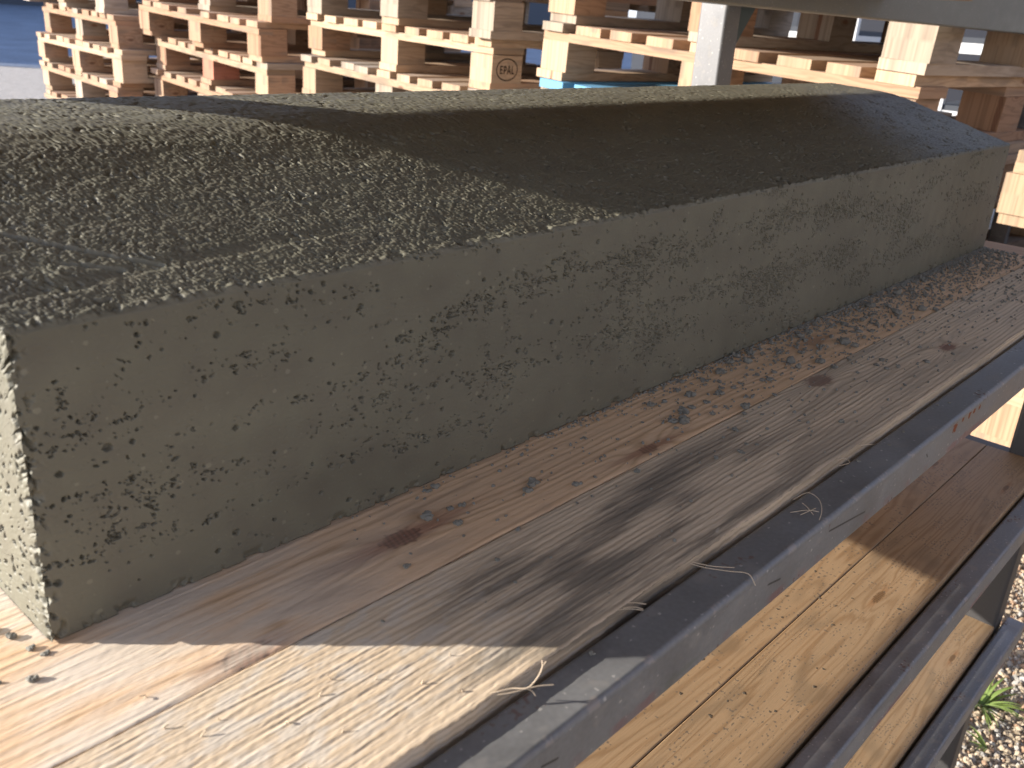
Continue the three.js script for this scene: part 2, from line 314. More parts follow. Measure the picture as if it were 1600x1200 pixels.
// ---------------------------------------------------------------- the rack
const rack = top('steel_rack', new THREE.Group());
tag(rack, 'grey steel shelf rack holding the boards and the long concrete block', 'rack');
const PX = [[-0.048, -0.008], [1.0, 1.036]];
const TIERS = [0, -0.22, -0.44];
part('post', roundedPost(PX[1][0], PX[1][1], GROUND, 0.62, -0.40, -0.36), M.galvanised, rack);
part('post', roundedPost(PX[0][0] - 0.011, PX[0][1] - 0.011, -0.003, 0.62, -0.402, -0.362), M.galvanised, rack);
part('post', roundedPost(PX[1][0], PX[1][1], GROUND, 0.62, 0.08, 0.12), M.darkSteel, rack);
part('post', roundedPost(-0.30, -0.264, GROUND, -0.03, 0.08, 0.12), M.darkSteel, rack);
part('post', roundedPost(-0.30, -0.264, GROUND, -0.03, -0.40, -0.364), M.darkSteel, rack);
for (const y of TIERS) {
  const m = y === 0 ? M.rail : M.railLow;
  const f = part('rail', roundedBar(-0.30, 1.045, y - 0.0285, y - 0.0045, 0.1225, 0.1435, 0.0028, 5), m, rack);
  part('ledge', boxAt(-0.30, 0.998, y - 0.0272, y - 0.0235, 0.094, 0.1223), M.darkSteel, f);
  const b = part('rail', roundedBar(-0.30, 0.998, y - 0.037, y - 0.0045, -0.360, -0.338, 0.0028, 3), M.railLow, rack);
  part('ledge', boxAt(-0.30, 0.998, y - 0.0272, y - 0.0235, -0.3378, -0.31), M.darkSteel, b);
  if (y) part('end_rail', boxAt(1.0, 1.03, y - 0.03, y - 0.006, -0.358, 0.078), M.darkSteel, rack);
}
{
  const s = new THREE.Shape([[0.345, -0.1], [0.998, -0.1], [0.998, -0.036], [0.155, -0.036]].map((p) => new THREE.Vector2(...p)));
  const g = new THREE.ExtrudeGeometry(s, { depth: 0.004, bevelEnabled: false }); g.translate(0, 0, -0.324);
  part('added_shade_plate', g, M.darkSteel, rack);  // added unseen plate, its slanted end shaped to bound the lower shelf's sun patch
}
part('beam', roundedBar(-0.03, 2.46, 0.2318, 0.305, -0.3565, -0.325, 0.003, 4), M.beam, rack);
part('beam', roundedBar(-0.03, 1.045, 0.2415, 0.266, 0.1225, 0.1435, 0.003, 4), M.rail, rack);
part('post', roundedPost(2.464, 2.50, GROUND, 0.62, -0.37, -0.33), M.galvanised, rack);
{
  const s = new THREE.Shape([[0, 0], [0.052, 0], [0, -0.062]].map((p) => new THREE.Vector2(...p)));
  const g = new THREE.ExtrudeGeometry(s, { depth: 0.006, bevelEnabled: false }); g.translate(1.0365, 0.2405, -0.372);
  part('gusset', g, M.gusset, rack);
}

// ---------------------------------------------------------------- boards on the rack
// plank with real relief on its face; rows go finer towards z1, columns towards x0
function reliefPlank(t, x0, x1, z0, z1, yTop, thick, amp, nx, nz, ragged, pow = 1.35) {
  const xs = [], zs = [];
  for (let i = 0; i <= nx; i++) xs.push(x0 + (x1 - x0) * Math.pow(i / nx, pow));
  for (let j = 0; j <= nz; j++) zs.push(z0 + ((z1 - z0) * j) / nz);
  const pos = [], uv = [], idx = [], cols = nx + 3, rows = nz + 5;
  for (let j = 0; j < rows; j++) for (let i = 0; i < cols; i++) {
    const jj = clamp(j - 2, 0, nz), ii = clamp(i - 1, 0, nx), x = xs[ii]; let z = zs[jj];
    const u = (x - x0) / (x1 - x0), v = (z - z0) / (z1 - z0);
    const a = t.hgt[Math.min(t.H - 1, Math.floor(v * (t.H - 1))) * t.W + Math.min(t.W - 1, Math.floor(u * (t.W - 1)))];
    const down = j === 0 || j === rows - 1 || i === 0 || i === cols - 1;
    const edge = Math.min(z - z0, z1 - z);
    let y = yTop + amp * (a - 0.5) - 0.0003 * smooth(0.0007, 0, edge);
    if (ragged && edge < 0.004) { const w = smooth(0.004, 0, edge) * (z > (z0 + z1) / 2 ? 1 : -0.25); z += w * ragged * (0.9 * noise(x * 30, z0 * 50) + 0.7 * noise(x * 190, 4) + 0.5 * noise(x * 600, j * 0.7)); }
    if (down) y = yTop - thick;
    pos.push(x, y, z); uv.push(u, j === rows - 1 ? 0.45 : j === rows - 2 ? 0.8 : v);
    if (i && j && j !== 2 && j !== rows - 2) { const q = j * cols + i; idx.push(q - cols - 1, q - 1, q - cols, q - cols, q - 1, q); }
  }
  const n = pos.length / 3, c = [0, cols - 1, (rows - 1) * cols, rows * cols - 1];
  for (const k of c) { pos.push(pos[3 * k], pos[3 * k + 1], pos[3 * k + 2]); uv.push(uv[2 * k], uv[2 * k + 1]); }
  idx.push(n, n + 1, n + 2, n + 1, n + 3, n + 2);
  const g = new THREE.BufferGeometry();
  g.setAttribute('position', new THREE.Float32BufferAttribute(pos, 3)); g.setAttribute('uv', new THREE.Float32BufferAttribute(uv, 2)); g.setIndex(idx); g.computeVertexNormals();
  return g;
}
function deck(label, group, y, planks) {
  const d = top('timber_board', new THREE.Group()); d.position.set(0, y, 0); tag(d, label, 'board', group);
  for (const f of planks) f(d);
  return d;
}
const flatPlank = (z0, z1, mat, x0 = DX0, x1 = 1.0, bev = 0.001) => (d) => {
  const g = roundedBar(x0, x1, -0.0222, 0, z0, z1, bev, 2), p = g.attributes.position, uv = g.attributes.uv;
  for (let i = 0; i < p.count; i++) uv.setXY(i, (p.getX(i) - DX0) / 1.13, (p.getZ(i) - z0) / (z1 - z0));
  part('plank', g, mat, d);
};
deck('timber board of long planks under the concrete block, strewn with crumbs', null, 0, [
  (d) => { part('plank', reliefPlank(INNER, DX0, 1.0, -0.0455, 0.0538, 0, 0.022, 0.0006, 760, 120, 0.0003), M.inner, d).userData.label = 'orange-brown plank along the foot of the block'; },
  (d) => { part('plank', reliefPlank(OUTER, DX0, 1.0, 0.0546, 0.1202, 0, 0.022, 0.00085, 860, 120, 0.0006), M.outer, d).userData.label = 'weathered grey plank with dark mould beside the steel rail'; },
  flatPlank(-0.144, -0.0463, M.inner), flatPlank(-0.243, -0.145, M.inner), flatPlank(-0.335, -0.244, M.inner),
  (d) => { const m = M.pallet[1]; part('cleat', woodBox(0.068, 0.02, 0.4, 0.1, 0.2).translate(1.0365, -0.0145, -0.11), m, d); },
]);
deck('smooth amber board with cement spots, on the shelf below the concrete block', null, -0.22, [
  flatPlank(0.0575, 0.1203, M.shelf), flatPlank(-0.05, 0.0568, M.shelf), flatPlank(-0.15, -0.051, M.shelf), flatPlank(-0.245, -0.151, M.shelf), flatPlank(-0.335, -0.246, M.shelf),
]);
deck('plain timber board on the lowest shelf of the rack', null, -0.44, [
  flatPlank(0.05, 0.1195, M.shelf), flatPlank(-0.06, 0.049, M.shelf), flatPlank(-0.2, -0.061, M.shelf), flatPlank(-0.335, -0.201, M.shelf),
]);
deck('timber board on the upper shelf past the far end of the concrete block', null, 0.285, [
  flatPlank(-0.26, -0.2, M.shelf, 1.04, 1.4), flatPlank(-0.323, -0.262, M.shelf, 1.04, 1.4),
]);
deck('timber board on the shelf above the concrete block', null, 0.285, [
  flatPlank(0.03, 0.1203, M.shelf, -0.02), flatPlank(-0.06, 0.029, M.shelf, -0.02), flatPlank(-0.2, -0.061, M.shelf, -0.02), flatPlank(-0.333, -0.201, M.shelf, -0.02),
]);

// ---------------------------------------------------------------- the concrete block
const HF = 0.1105, WB = 0.2085;
const topY = (d) => { const a = HF + 0.290 * d, b = 0.1417 + 0.056 * d, k = 0.0055, h = clamp(0.5 + 0.5 * (b - a) / k); return lerp(b, a, h) - k * h * (1 - h); };
{
  // section: up the front face, over the front lip, up the slope, across the flat, down the back
  const raw = [];
  for (let y = 0; y <= HF - 0.0012; y += 0.0003) raw.push([y, 0]);
  for (let a = 1; a < 6; a++) { const t = (a / 6) * 1.27; raw.push([HF - 0.0012 + 0.0012 * Math.sin(t), -0.0012 + 0.0012 * Math.cos(t)]); }
  for (let d = 0.0014; d <= WB; d += 0.0003) raw.push([topY(d), -d]);
  for (let y = topY(WB) - 0.001; y >= 0; y -= 0.001) raw.push([y, -WB - 0.0005]);
  const S = [0]; for (let i = 1; i < raw.length; i++) S.push(S[i - 1] + Math.hypot(raw[i][0] - raw[i - 1][0], raw[i][1] - raw[i - 1][1]));
  const sLip = S[raw.findIndex((p) => p[1] < -0.0006)], sBack = S[raw.findIndex((p) => p[1] < -WB)];
  const at = (s) => { let a = 0, b = S.length - 1; while (b - a > 1) { const m = (a + b) >> 1; S[m] > s ? (b = m) : (a = m); } const t = clamp((s - S[a]) / (S[b] - S[a] || 1)); return [lerp(raw[a][0], raw[b][0], t), lerp(raw[a][1], raw[b][1], t)]; };
  const sv = []; let s = 0; const end = S[S.length - 1];
  while (s < end) { sv.push(s); s += s < sLip - 0.004 ? 0.00032 : s < sLip + 0.06 ? 0.00042 : s < sLip + 0.12 ? 0.00056 : s < sBack ? 0.0012 : 0.008; }
  sv.push(end);
  const prof = sv.map((q) => { const p = at(q), a = at(Math.max(0, q - 0.0012)), b = at(Math.min(end, q + 0.0012)); let ny = -(b[1] - a[1]), nz = b[0] - a[0]; const l = Math.hypot(ny, nz); return { s: q, y: p[0], z: p[1], ny: ny / l, nz: nz / l, top: smooth(sLip - 0.0006, sLip + 0.0012, q) * (1 - smooth(sBack - 0.0005, sBack + 0.0005, q)) }; });
  const xs = [0]; while (xs[xs.length - 1] < 1) { const x = xs[xs.length - 1]; xs.push(x + 0.00034 + 0.0009 * x); } xs[xs.length - 1] = 1;
  const marks = [[0.0221, 0.0562, 0.0475, 0.0339], [0.0475, 0.0339, 0.0616, 0.0231], [0.0309, 0.0334, 0.0479, 0.0237]];
  const relief = (x, q) => {                                // metres along the local normal; second value is a tint
    let h = 0, tint = 1;
    const t = q.top;
    if (t > 0) {
      const u = q.s - sLip, wx = x + 0.0012 * noise(x * 160, u * 160), wu = u + 0.0012 * noise(x * 160 + 50, u * 160);
      const f1 = worley(wx / 0.0021, wu / 0.0020), f2 = worley(wx / 0.00125 + 31, wu / 0.0012), f3 = worley(x / 0.006 + 9, u / 0.0055);
      const rough = 0.8 + 0.35 * smooth(-0.35, 0.35, fbm(x * 26 + 3, u * 48, 2) + 0.1);
      const streak = 0.45 * smooth(0.005, 0.002, Math.abs(u - (0.017 + 0.12 * x - 0.04 * Math.sin(x * 9) * x))) * smooth(0.2, 0.1, x);     // dragged, smoother sweep near the end
      let g = 0.0006 * Math.sqrt(Math.max(0, 1 - f1 * f1 * 1.5)) + 0.00055 * Math.sqrt(Math.max(0, 1 - f2 * f2 * 1.6)) + 0.0003 * Math.max(0, 1 - f3 * 1.3);
      const pit = smooth(0.3, 0.55, noise(wx * 330 + 7, wu * 330) + 0.4 * noise(wx * 60, wu * 60));
      g -= 0.0012 * pit * smooth(0.05, 0.3, fbm(x * 45, u * 70 + 6, 2) + 0.12);
      h += t * (g * rough * (1 - 0.75 * streak) * (1 - 0.22 * smooth(0.128, 0.15, u)) + 0.00022 * fbm(x * 22, u * 30 + 8, 2) - 0.0007);
      if (u < 0.007) h += t * 0.0018 * smooth(0.006, 0.0005, u) * Math.max(0, 0.75 - worley(x / 0.0045 + 3, u / 0.004)) * smooth(-0.5, 0.3, noise(x * 45, 3));
      if (u < 0.008) h -= t * 0.001 * smooth(0.008, 0.001, u) * smooth(0.2, 0.5, noise(x * 75, 11) + 0.5 * noise(x * 330, u * 200));
      for (const [x0, u0, x1, u1] of marks) {
        const k = clamp(((x - x0) * (x1 - x0) + (u - u0) * (u1 - u0)) / ((x1 - x0) ** 2 + (u1 - u0) ** 2)), d = Math.hypot(x - lerp(x0, x1, k), u - lerp(u0, u1, k));
        if (d < 0.002) h -= 0.0017 * smooth(0.0017, 0.0004, d);
      }
      tint *= 1 + 0.10 * t * (f1 - 0.45) * -1;
    }
    if (t < 1 && q.s < sLip + 0.002) {
      const y = q.s, wx = x + 0.004 * noise(x * 60, y * 60 + 5), wy = y + 0.003 * noise(x * 60 + 40, y * 60);
      const band = smooth(0.006, 0.03, y) * (1 - 0.6 * smooth(0.085, 0.108, y));
      const dens = 0.9 * fbm(x * 13 + 2, y * 52 + 1, 4) + 0.3 * band * (0.75 + 0.35 * smooth(0.1, 0.35, x) - 0.6 * smooth(0.66, 0.95, x)) - 0.05 - 0.07 * smooth(0.28, 0.05, x);
      const lean = smooth(0.25, 0.7, x), j1 = noise(x * 1700, y * 1700), sx = wx + 0.5 * wy * lean;      // flecks stand up along the far half, lie flat near the end
      const a = Math.abs(noise(wx * lerp(230, 520, lean) + 3, wy * lerp(470, 270, lean)) + 0.34 * noise(wx * 800, wy * 950 + 8) + 0.15 * j1);
      const worm = smooth(0.10, 0.045, a) * smooth(0.42, 0.49, dens + 0.5 * noise(wx * 170 + 20, wy * 260));
      const dot = smooth(0.04, -0.08, pits(sx / lerp(0.0026, 0.0019, lean), wy / lerp(0.0020, 0.0034, lean), lerp(0.29, 0.42, lean)) + 0.18 * j1) * smooth(0.12, 0.32, dens + 0.3 * noise(x * 110, y * 150));
      const hole = Math.max(dot, smooth(0.02, -0.02, pits(x / 0.016 + 7, y / 0.014, 0.09) + 0.03 * j1));
      h += (1 - t) * (-0.0019 * Math.max(worm, hole) + 0.00022 * noise(x * 70, y * 40) + 0.00006 * noise(x * 700, y * 700) + 0.00005 * noise(x * 190, y * 1100));
      if (y < 0.005) h -= 0.0018 * smooth(0.005, 0.0005, y) * smooth(0.05, 0.45, noise(x * 95, 21) + 0.4 * noise(x * 420, y * 300));
      if (x < 0.006) h -= (1 - t) * 0.0028 * smooth(0.006, 0, x + 0.003 * noise(y * 120, 7)) * smooth(0.0, 0.5, noise(y * 210, x * 260) + 0.4 * noise(y * 700, x * 700));
    }
    return [h, tint];
  };
  const pos = [], colr = [], idx = [], R = prof.length;
  const paint = (x, a, tint) => {
    const n = fbm(x * 9, a * 22, 3), m = fbm(x * 60 + 4, a * 60, 2), k = tint * (1 + 0.24 * n + 0.14 * m);
    const sp = pits(x / 0.011 + 3, a / 0.010, 0.1) < 0 ? 1.4 : noise(x * 900, a * 900) > 0.72 ? 1.25 : 1;
    colr.push(0.138 * k * sp, 0.134 * k * sp * (1 + 0.03 * m), 0.103 * k * sp);
  };
  for (const x of xs) for (const q of prof) {
    const [h, tint] = q.s > sBack + 0.004 ? [0, 1] : relief(x, q);
    const e = Math.min(x, 1 - x), ex = smooth(0.003, 0, e) * (x < 0.5 ? -1 : 1);
    pos.push(x + ex * (h * 0.5 - 0.0004 * (1 + noise(q.s * 500, x * 9))), q.y + h * q.ny, q.z + h * q.nz);
    paint(x, q.s, tint);
  }
  for (let i = 0; i + 1 < xs.length; i++) for (let j = 0; j + 1 < R; j++) { const a = i * R + j; idx.push(a, a + R, a + 1, a + 1, a + R, a + R + 1); }
  // ends: fans from the section to its middle, and the underside
  const cy = 0.0, cz = -0.1;
  for (const [col0, x, sgn, rows] of [[0, 0, -1, 110], [xs.length - 1, 1, 1, 24]]) {
    const base = pos.length / 3;
    for (let k = 0; k <= rows; k++) for (let j = 0; j < R; j++) {
      const t = Math.pow(k / rows, 1.25), b = (col0 * R + j) * 3, y = lerp(pos[b + 1], cy, t), z = lerp(pos[b + 2], cz, t);
      const f = smooth(0, 0.03, t), pit = smooth(0.5, 0.7, noise(y * 260 + 7, z * 260) + 0.4 * fbm(y * 40, z * 40, 2));
      const edge = smooth(0.07, 0, t + 0.03 * noise(y * 90, z * 90)) * smooth(0.1, 0.6, noise(y * 300, z * 300 + 4));
      pos.push(lerp(pos[b], x, f) + sgn * f * (0.0003 * noise(y * 90, z * 90) + 0.00012 * noise(y * 800, z * 800) - 0.0018 * pit - 0.002 * smooth(0.02, -0.04, pits(y / 0.004, z / 0.004, 0.3))) - sgn * 0.0022 * edge * (k ? 1 : 0), y, z);
      paint(y + 3, z, 1);
      if (k && j) { const a = base + k * R + j; sgn < 0 ? idx.push(a - R - 1, a - R, a - 1, a - 1, a - R, a) : idx.push(a - R - 1, a - 1, a - R, a - R, a - 1, a); }
    }
    const a = base, b = base + R - 1;                       // the open bottom side of the fan
    for (let k = 0; k < rows; k++) { const p0 = a + k * R, p1 = b + k * R; sgn < 0 ? idx.push(p0, p0 + R, p1, p1, p0 + R, p1 + R) : idx.push(p0, p1, p0 + R, p1, p1 + R, p0 + R); }
  }
  for (let i = 0; i + 1 < xs.length; i++) { const a = i * R, b = a + R - 1; idx.push(a, b, a + R, a + R, b, b + R); }
  const g = new THREE.BufferGeometry();
  g.setAttribute('position', new THREE.Float32BufferAttribute(pos, 3)); g.setAttribute('color', new THREE.Float32BufferAttribute(colr, 3)); g.setIndex(idx); g.computeVertexNormals();
  console.log('block vertices', pos.length / 3, 'triangles', idx.length / 3);
  const m = top('concrete_kerb', shadows(new THREE.Mesh(g, M.concrete))); m.position.y = 0.0006;
  tag(m, 'long fresh grey concrete kerb block with rough sloping top, lying on the timber board', 'concrete block');
}

// ---------------------------------------------------------------- pallets
const LA = 1.08, LB = 1.0, PITCH = 0.1455;
const GEO = {
  block: [0, 1, 2].map((k) => woodBox(0.118 - 0.004 * k, 0.078, 0.1, 0.3 * k, 0.11 * k)),
  stringer: [0, 1, 2].map((k) => woodBox(0.12, 0.022, LA - 0.012 * k, 0.2 * k, 0.07 * k)),
  deckBoard: [0, 1, 2, 3].map((k) => woodBox(LB + 0.01 * (k - 1.5), 0.022, 0.09 - 0.006 * k, 0.27 * k, 0.06 * k)),
  base: [0, 1, 2].map((k) => woodBox(LB - 0.006 * k, 0.022, 0.1, 0.31 * k, 0.05 * k)),
};
const pick = (a) => a[Math.floor(rnd() * a.length)];
function pallet(o = {}) {
  const g = new THREE.Group(); shadows(g);
  const tone = pick([[0, 1, 7], [1, 5, 3], [2, 6, 4, 6], [0, 4, 2], [0, 1, 2, 3, 4, 5, 6, 7], [1, 1, 5, 7]]), wood = () => M.pallet[pick(rnd() < 0.8 ? tone : [0, 1, 2, 3, 4, 5])];
  for (const a of [0.05, 0.54, 1.03]) { const m = part('base_board', pick(GEO.base), wood(), g); m.position.set(LB / 2 + rr(-0.008, 0.008), 0.011, -a); m.rotation.y = rr(-0.006, 0.006); }
  const bs = [0.058, 0.5, 0.942];
  for (const [ai, a] of [0.05, 0.54, 1.03].entries()) for (const [bi, b] of bs.entries()) {
    const m = part('block', pick(GEO.block), o.pink === ai && !bi ? M.pinkPaint : wood(), g); m.position.set(b + rr(-0.006, 0.006), 0.061, -a + rr(-0.006, 0.006)); m.rotation.y = rr(-0.03, 0.03);
    if (o.mark && ai === 0 && bi === 0) o.mark(m);
  }
  for (const b of bs) { const m = part('stringer_board', pick(GEO.stringer), wood(), g); m.position.set(b + rr(-0.006, 0.01), 0.111, -LA / 2 + rr(-0.008, 0.008)); m.rotation.y = rr(-0.008, 0.008); m.rotation.x = rr(-0.003, 0.003); }
  const n = 9;
  for (let i = 0; i < n; i++) { if (o.skip?.includes(i)) continue; const m = part('deck_board', pick(GEO.deckBoard), o.blue?.includes(i) ? M.bluePaint : wood(), g); m.position.set(LB / 2 + rr(-0.012, 0.012), 0.1332, -(0.047 + (i / (n - 1)) * 0.986)); m.rotation.y = rr(-0.008, 0.008); m.rotation.z = rr(-0.002, 0.002); }
  return g;
}
function burnedMark(block) {
  const c = document.createElement('canvas'); c.width = 256; c.height = 192; const x = c.getContext('2d');
  x.clearRect(0, 0, 256, 192); x.strokeStyle = x.fillStyle = '#2a1a10'; x.lineWidth = 9;
  x.beginPath(); x.ellipse(128, 96, 104, 80, 0, 0, 6.2832); x.stroke();
  x.font = 'bold 82px sans-serif'; x.textAlign = 'center'; x.textBaseline = 'middle'; x.save(); x.translate(128, 100); x.scale(0.78, 1.05); x.fillText('EPAL', 0, 0); x.restore();
  const t = new THREE.CanvasTexture(c); t.colorSpace = THREE.SRGBColorSpace;
  const m = part('burned_mark', new THREE.PlaneGeometry(0.1, 0.073), new THREE.MeshStandardMaterial({ map: t, transparent: true, roughness: 0.9 }), block);
  m.position.set(0, 0, 0.0506);
}
const ORD = ['lowest', 'second', 'third', 'fourth', 'fifth', 'sixth', 'seventh', 'eighth', 'topmost'];
function stack(where, x, z, turn, tilt, y0, count, opts = {}, shift = () => [0, 0]) {
  { const back = Math.sin(tilt * Math.PI / 180) * (0.1 - y0), t = turn * Math.PI / 180; x += Math.sin(t) * back; z -= Math.cos(t) * back; }
  const yaw = -turn * Math.PI / 180, ph = tilt * Math.PI / 180, q = new THREE.Quaternion().setFromEuler(new THREE.Euler(ph, yaw, 0, 'YXZ'));
  for (let i = 0; i < count; i++) {
    const p = top('timber_pallet', pallet(opts[i])); const [db, da] = shift(i);
    p.position.set(db + rr(-0.022, 0.022), i * PITCH, -da + rr(-0.022, 0.022)).applyQuaternion(q).add(new THREE.Vector3(x, y0, z));
    p.quaternion.copy(q); p.rotateY(rr(-0.022, 0.022));
    const nth = i === 0 ? 'lowest' : i === count - 1 ? 'topmost' : `${ORD[i]} from the ground`;
    tag(p, `pine pallet, ${nth}, in stack ${where}${opts[i]?.say ? ', ' + opts[i].say : ''}`, 'pallet', 'stacked pallets');
  }
  for (const a of [0.05, 1.03]) {                           // squared timbers that the stack stands on
    const e = new THREE.Vector3(LB / 2, 0, -a).applyQuaternion(q).add(new THREE.Vector3(x, y0, z)), h = e.y - 0.002 - GROUND;
    if (h < 0.004) continue;
    const m = top('bearer_timber', shadows(new THREE.Mesh(woodBox(LB, h, 0.09), M.pallet[2]))); m.position.set(e.x, GROUND + h / 2, e.z); m.rotation.y = yaw;
    tag(m, `squared timber under the ${a < 0.5 ? 'rack' : 'yard'} side of the stack ${where}`, 'timber');
  }
}
stack('behind the steel post', 1.813, -0.395, 6, 2.6, -0.001 - 5 * PITCH, 8, { 3: { blue: [5, 6, 7, 8], say: 'with blue painted boards' }, 4: { blue: [7, 8], say: 'with blue board ends' } });
stack('with the burned block mark', 1.945, -1.655, 6, 1.5, -0.013 - 5 * PITCH, 8, { 5: { mark: burnedMark, say: 'oval mark' } });
stack('next to a pink painted block', 2.01, -2.9, 5, 2.2, -0.03 - 5 * PITCH, 8, { 4: { pink: 1, say: 'one pink' }, 5: { skip: [4] } });
stack('at the asphalt yard', 1.98, -4.06, 5, 1.0, -0.062 - 5 * PITCH, 8, {}, (i) => [0, i > 5 ? 0.1 : -0.02]);
stack('beyond the far end of the rack', 1.80, 0.925, 5, 0.4, -0.10 - 4 * PITCH - 0.03, 5, {}, (i) => [i > 3 ? -0.01 : 0, i > 3 ? 0.05 : 0]);

// ---------------------------------------------------------------- galvanised racks behind the pallets
function smallRack(x, z, turn, label) {
  const g = top('galvanised_rack', new THREE.Group()); g.position.set(x, GROUND, z); g.rotation.y = turn; tag(g, label, 'rack', 'racks behind the pallets');
  for (const a of [0, 1.1]) for (const b of [0, 0.5]) part('post', boxAt(a, a + 0.045, 0, 1.5, b, b + 0.045), M.white, g);
  for (const y of [0.35, 0.65, 0.95, 1.25]) {
    for (const b of [0, 0.5]) part('rail', boxAt(0.046, 1.099, y, y + 0.045, b + 0.004, b + 0.04), M.white, g);
    for (const a of [0, 1.1]) part('side_rail', boxAt(a + 0.004, a + 0.04, y, y + 0.045, 0.046, 0.499), M.white, g);
    part('shelf', boxAt(0.01, 1.13, y + 0.046, y + 0.07, 0.02, 0.52), M.hall, g);
  }
  return g;
}
M.white = new THREE.MeshStandardMaterial({ color: col(0.62, 0.64, 0.66), roughness: 0.5, metalness: 0.1 });
smallRack(4.6, -1.3, 0.1, 'pale galvanised rack showing through the gaps of the pallet stacks, beside another');
smallRack(4.7, -0.5, 0.1, 'pale galvanised rack seen through the pallets, with a green film bundle on it');
smallRack(4.6, -2.3, 0.1, 'pale galvanised rack seen through the gaps behind the steel post');
smallRack(4.4, 0.35, 0.1, 'pale galvanised rack seen past the far end of the block');
{
  const g = new THREE.IcosahedronGeometry(0.16, 3), p = g.attributes.position;
  for (let i = 0; i < p.count; i++) { const k = 1 + 0.12 * noise(p.getX(i) * 14, p.getZ(i) * 14 + p.getY(i) * 9); p.setXYZ(i, p.getX(i) * k * 1.6, Math.max(-0.08, p.getY(i) * k * 0.55), p.getZ(i) * k); }
  g.computeVertexNormals();
  const m = top('film_bundle', shadows(new THREE.Mesh(g, new THREE.MeshStandardMaterial({ color: col(0.25, 0.55, 0.48), roughness: 0.35 })))); m.position.set(5.1, GROUND + 1.02 + 0.08, -0.3);
  tag(m, 'pale green film bundle on a galvanised rack behind the pallets', 'bundle');
}

// ---------------------------------------------------------------- crumbs of concrete
const crumbGeo = [0, 1, 2, 3, 4, 5].map((k) => {
  const lumps = [];
  const n = 3 + (k % 3);
  for (let l = 0; l < n + 1; l++) {
    const g = new THREE.IcosahedronGeometry(l ? rr(0.28, 0.55) : 0.68, 1), p = g.attributes.position, ox = l ? rr(-0.75, 0.75) : 0, oz = l ? rr(-0.75, 0.75) : 0, oy = l ? rr(-0.2, 0.25) : 0;
    for (let i = 0; i < p.count; i++) { const a = p.getX(i), b = p.getY(i), c = p.getZ(i), q = 1 + 0.55 * noise(a * 2.1 + k * 7 + l, b * 2.1 + c * 1.7); p.setXYZ(i, a * q + ox, Math.max(0, b * q * 0.8 + 0.4 + oy), c * q + oz); }
    lumps.push(g);
  }
  const g = mergeGeometries(lumps); g.computeVertexNormals(); return g;
});
function crumb(x, y, z, r, label, group, low = 1, mat = M.crumb) {
  const m = top('concrete_crumb', shadows(new THREE.Mesh(pick(crumbGeo), mat))); m.position.set(x, y - 0.0002, z); m.scale.set(r * rr(0.85, 1.25), r * low * rr(0.75, 1.15), r * rr(0.85, 1.25)); m.rotation.y = rr(0, 6.28);
  tag(m, label, 'crumb', group);
}
function crumbWords(x, z, r) {                             // label and group of a crumb on the boards under the block
  const big = r > 0.0026 ? 'lumpy' : r > 0.0016 ? 'small' : 'tiny';
  const [where, of] = z >= 0.0538 ? ['on the weathered plank beside the rail', 'crumbs on the weathered plank'] : x < 0.25 ? ['near the red knot at the foot of the block', 'crumbs near the red knot']
    : x < 0.6 ? ['on the orange plank along the middle of the block', 'crumbs along the middle of the block'] : ['in the dense litter by the shaded end of the block', 'litter by the shaded end'];
  return [`${big} grey concrete crumb ${where}`, `${big} ${of}`];
}
const SPOTS = `0.417 0.014 3.1;0.385 0.031 3.5;0.367 0.021 3.4;0.366 0.033 2.2;0.346 0.017 2.2;0.335 0.014 2.5;0.353 0.046 2.1;0.352 0.033 2.5;0.342 0.034 3.0;0.33 0.041 4.7;0.325 0.036 2.7;0.377 0.053 2.9;0.368 0.058 2.0;0.344 0.065 2.2;0.4 0.033 1.6;0.41 0.032 1.7;0.431 0.04 2.8;0.426 0.038 2.0;0.433 0.031 1.9;0.447 0.036 2.0;0.473 0.034 4.2;0.468 0.042 2.7;0.486 0.019 2.5;0.506 0.022 2.2;0.498 0.03 2.2;0.492 0.047 3.7;0.488 0.058 2.7;0.544 0.041 4.6;0.544 0.049 3.0;0.581 0.036 2.8;0.587 0.021 2.8;0.61 0.038 2.9;0.656 0.036 4.9;0.611 0.026 3.6;0.53 0.074 2.6;0.518 0.076 1.9;0.517 0.083 1.9;0.526 0.087 1.9;0.554 0.097 2.6;0.582 0.081 1.7;0.684 0.046 4.3;0.695 0.054 3.1;0.393 0.045 1.6;0.438 0.024 1.4;0.321 0.082 1.7;0.304 0.077 1.8;0.333 0.079 1.2;0.336 0.083 1.1;0.403 0.101 2.0;0.412 0.107 1.1;0.385 0.084 1.2;0.394 0.059 1.3;0.376 0.065 1.3;0.369 0.045 1.3;0.364 0.041 1.8;0.621 0.047 2.5;0.569 0.045 1.7;0.589 0.042 2.3;0.564 0.055 1.5;0.55 0.028 2.2;0.531 0.013 3.6;0.449 0.015 3.5;0.453 0.005 3.3;0.466 0.007 3.3;0.438 0.007 3.2;0.547 0.01 3.4;0.788 0.009 4.2;0.715 0.013 4.6;0.655 0.014 4.2;0.668 0.024 3.1;0.452 0.082 1.0;0.512 0.059 1.6;0.492 0.073 1.4;0.496 0.103 1.2;0.151 0.023 3.4;0.158 0.035 2.3;0.164 0.024 1.7;0.171 0.025 1.5;0.174 0.056 1.4;0.12 0.045 1.5;0.15 0.066 1.2;0.144 0.082 1.0;0.203 0.036 2.5;0.211 0.032 3.0;0.226 0.047 1.9;0.09 0.066 0.9;0.173 0.005 2.0;0.168 0.005 1.6`.split(';').map((l) => l.split(' ').map(Number));
for (const [x, z, r] of SPOTS) crumb(x, 0, z, r * 0.00102, ...crumbWords(x, z, r * 0.00102));
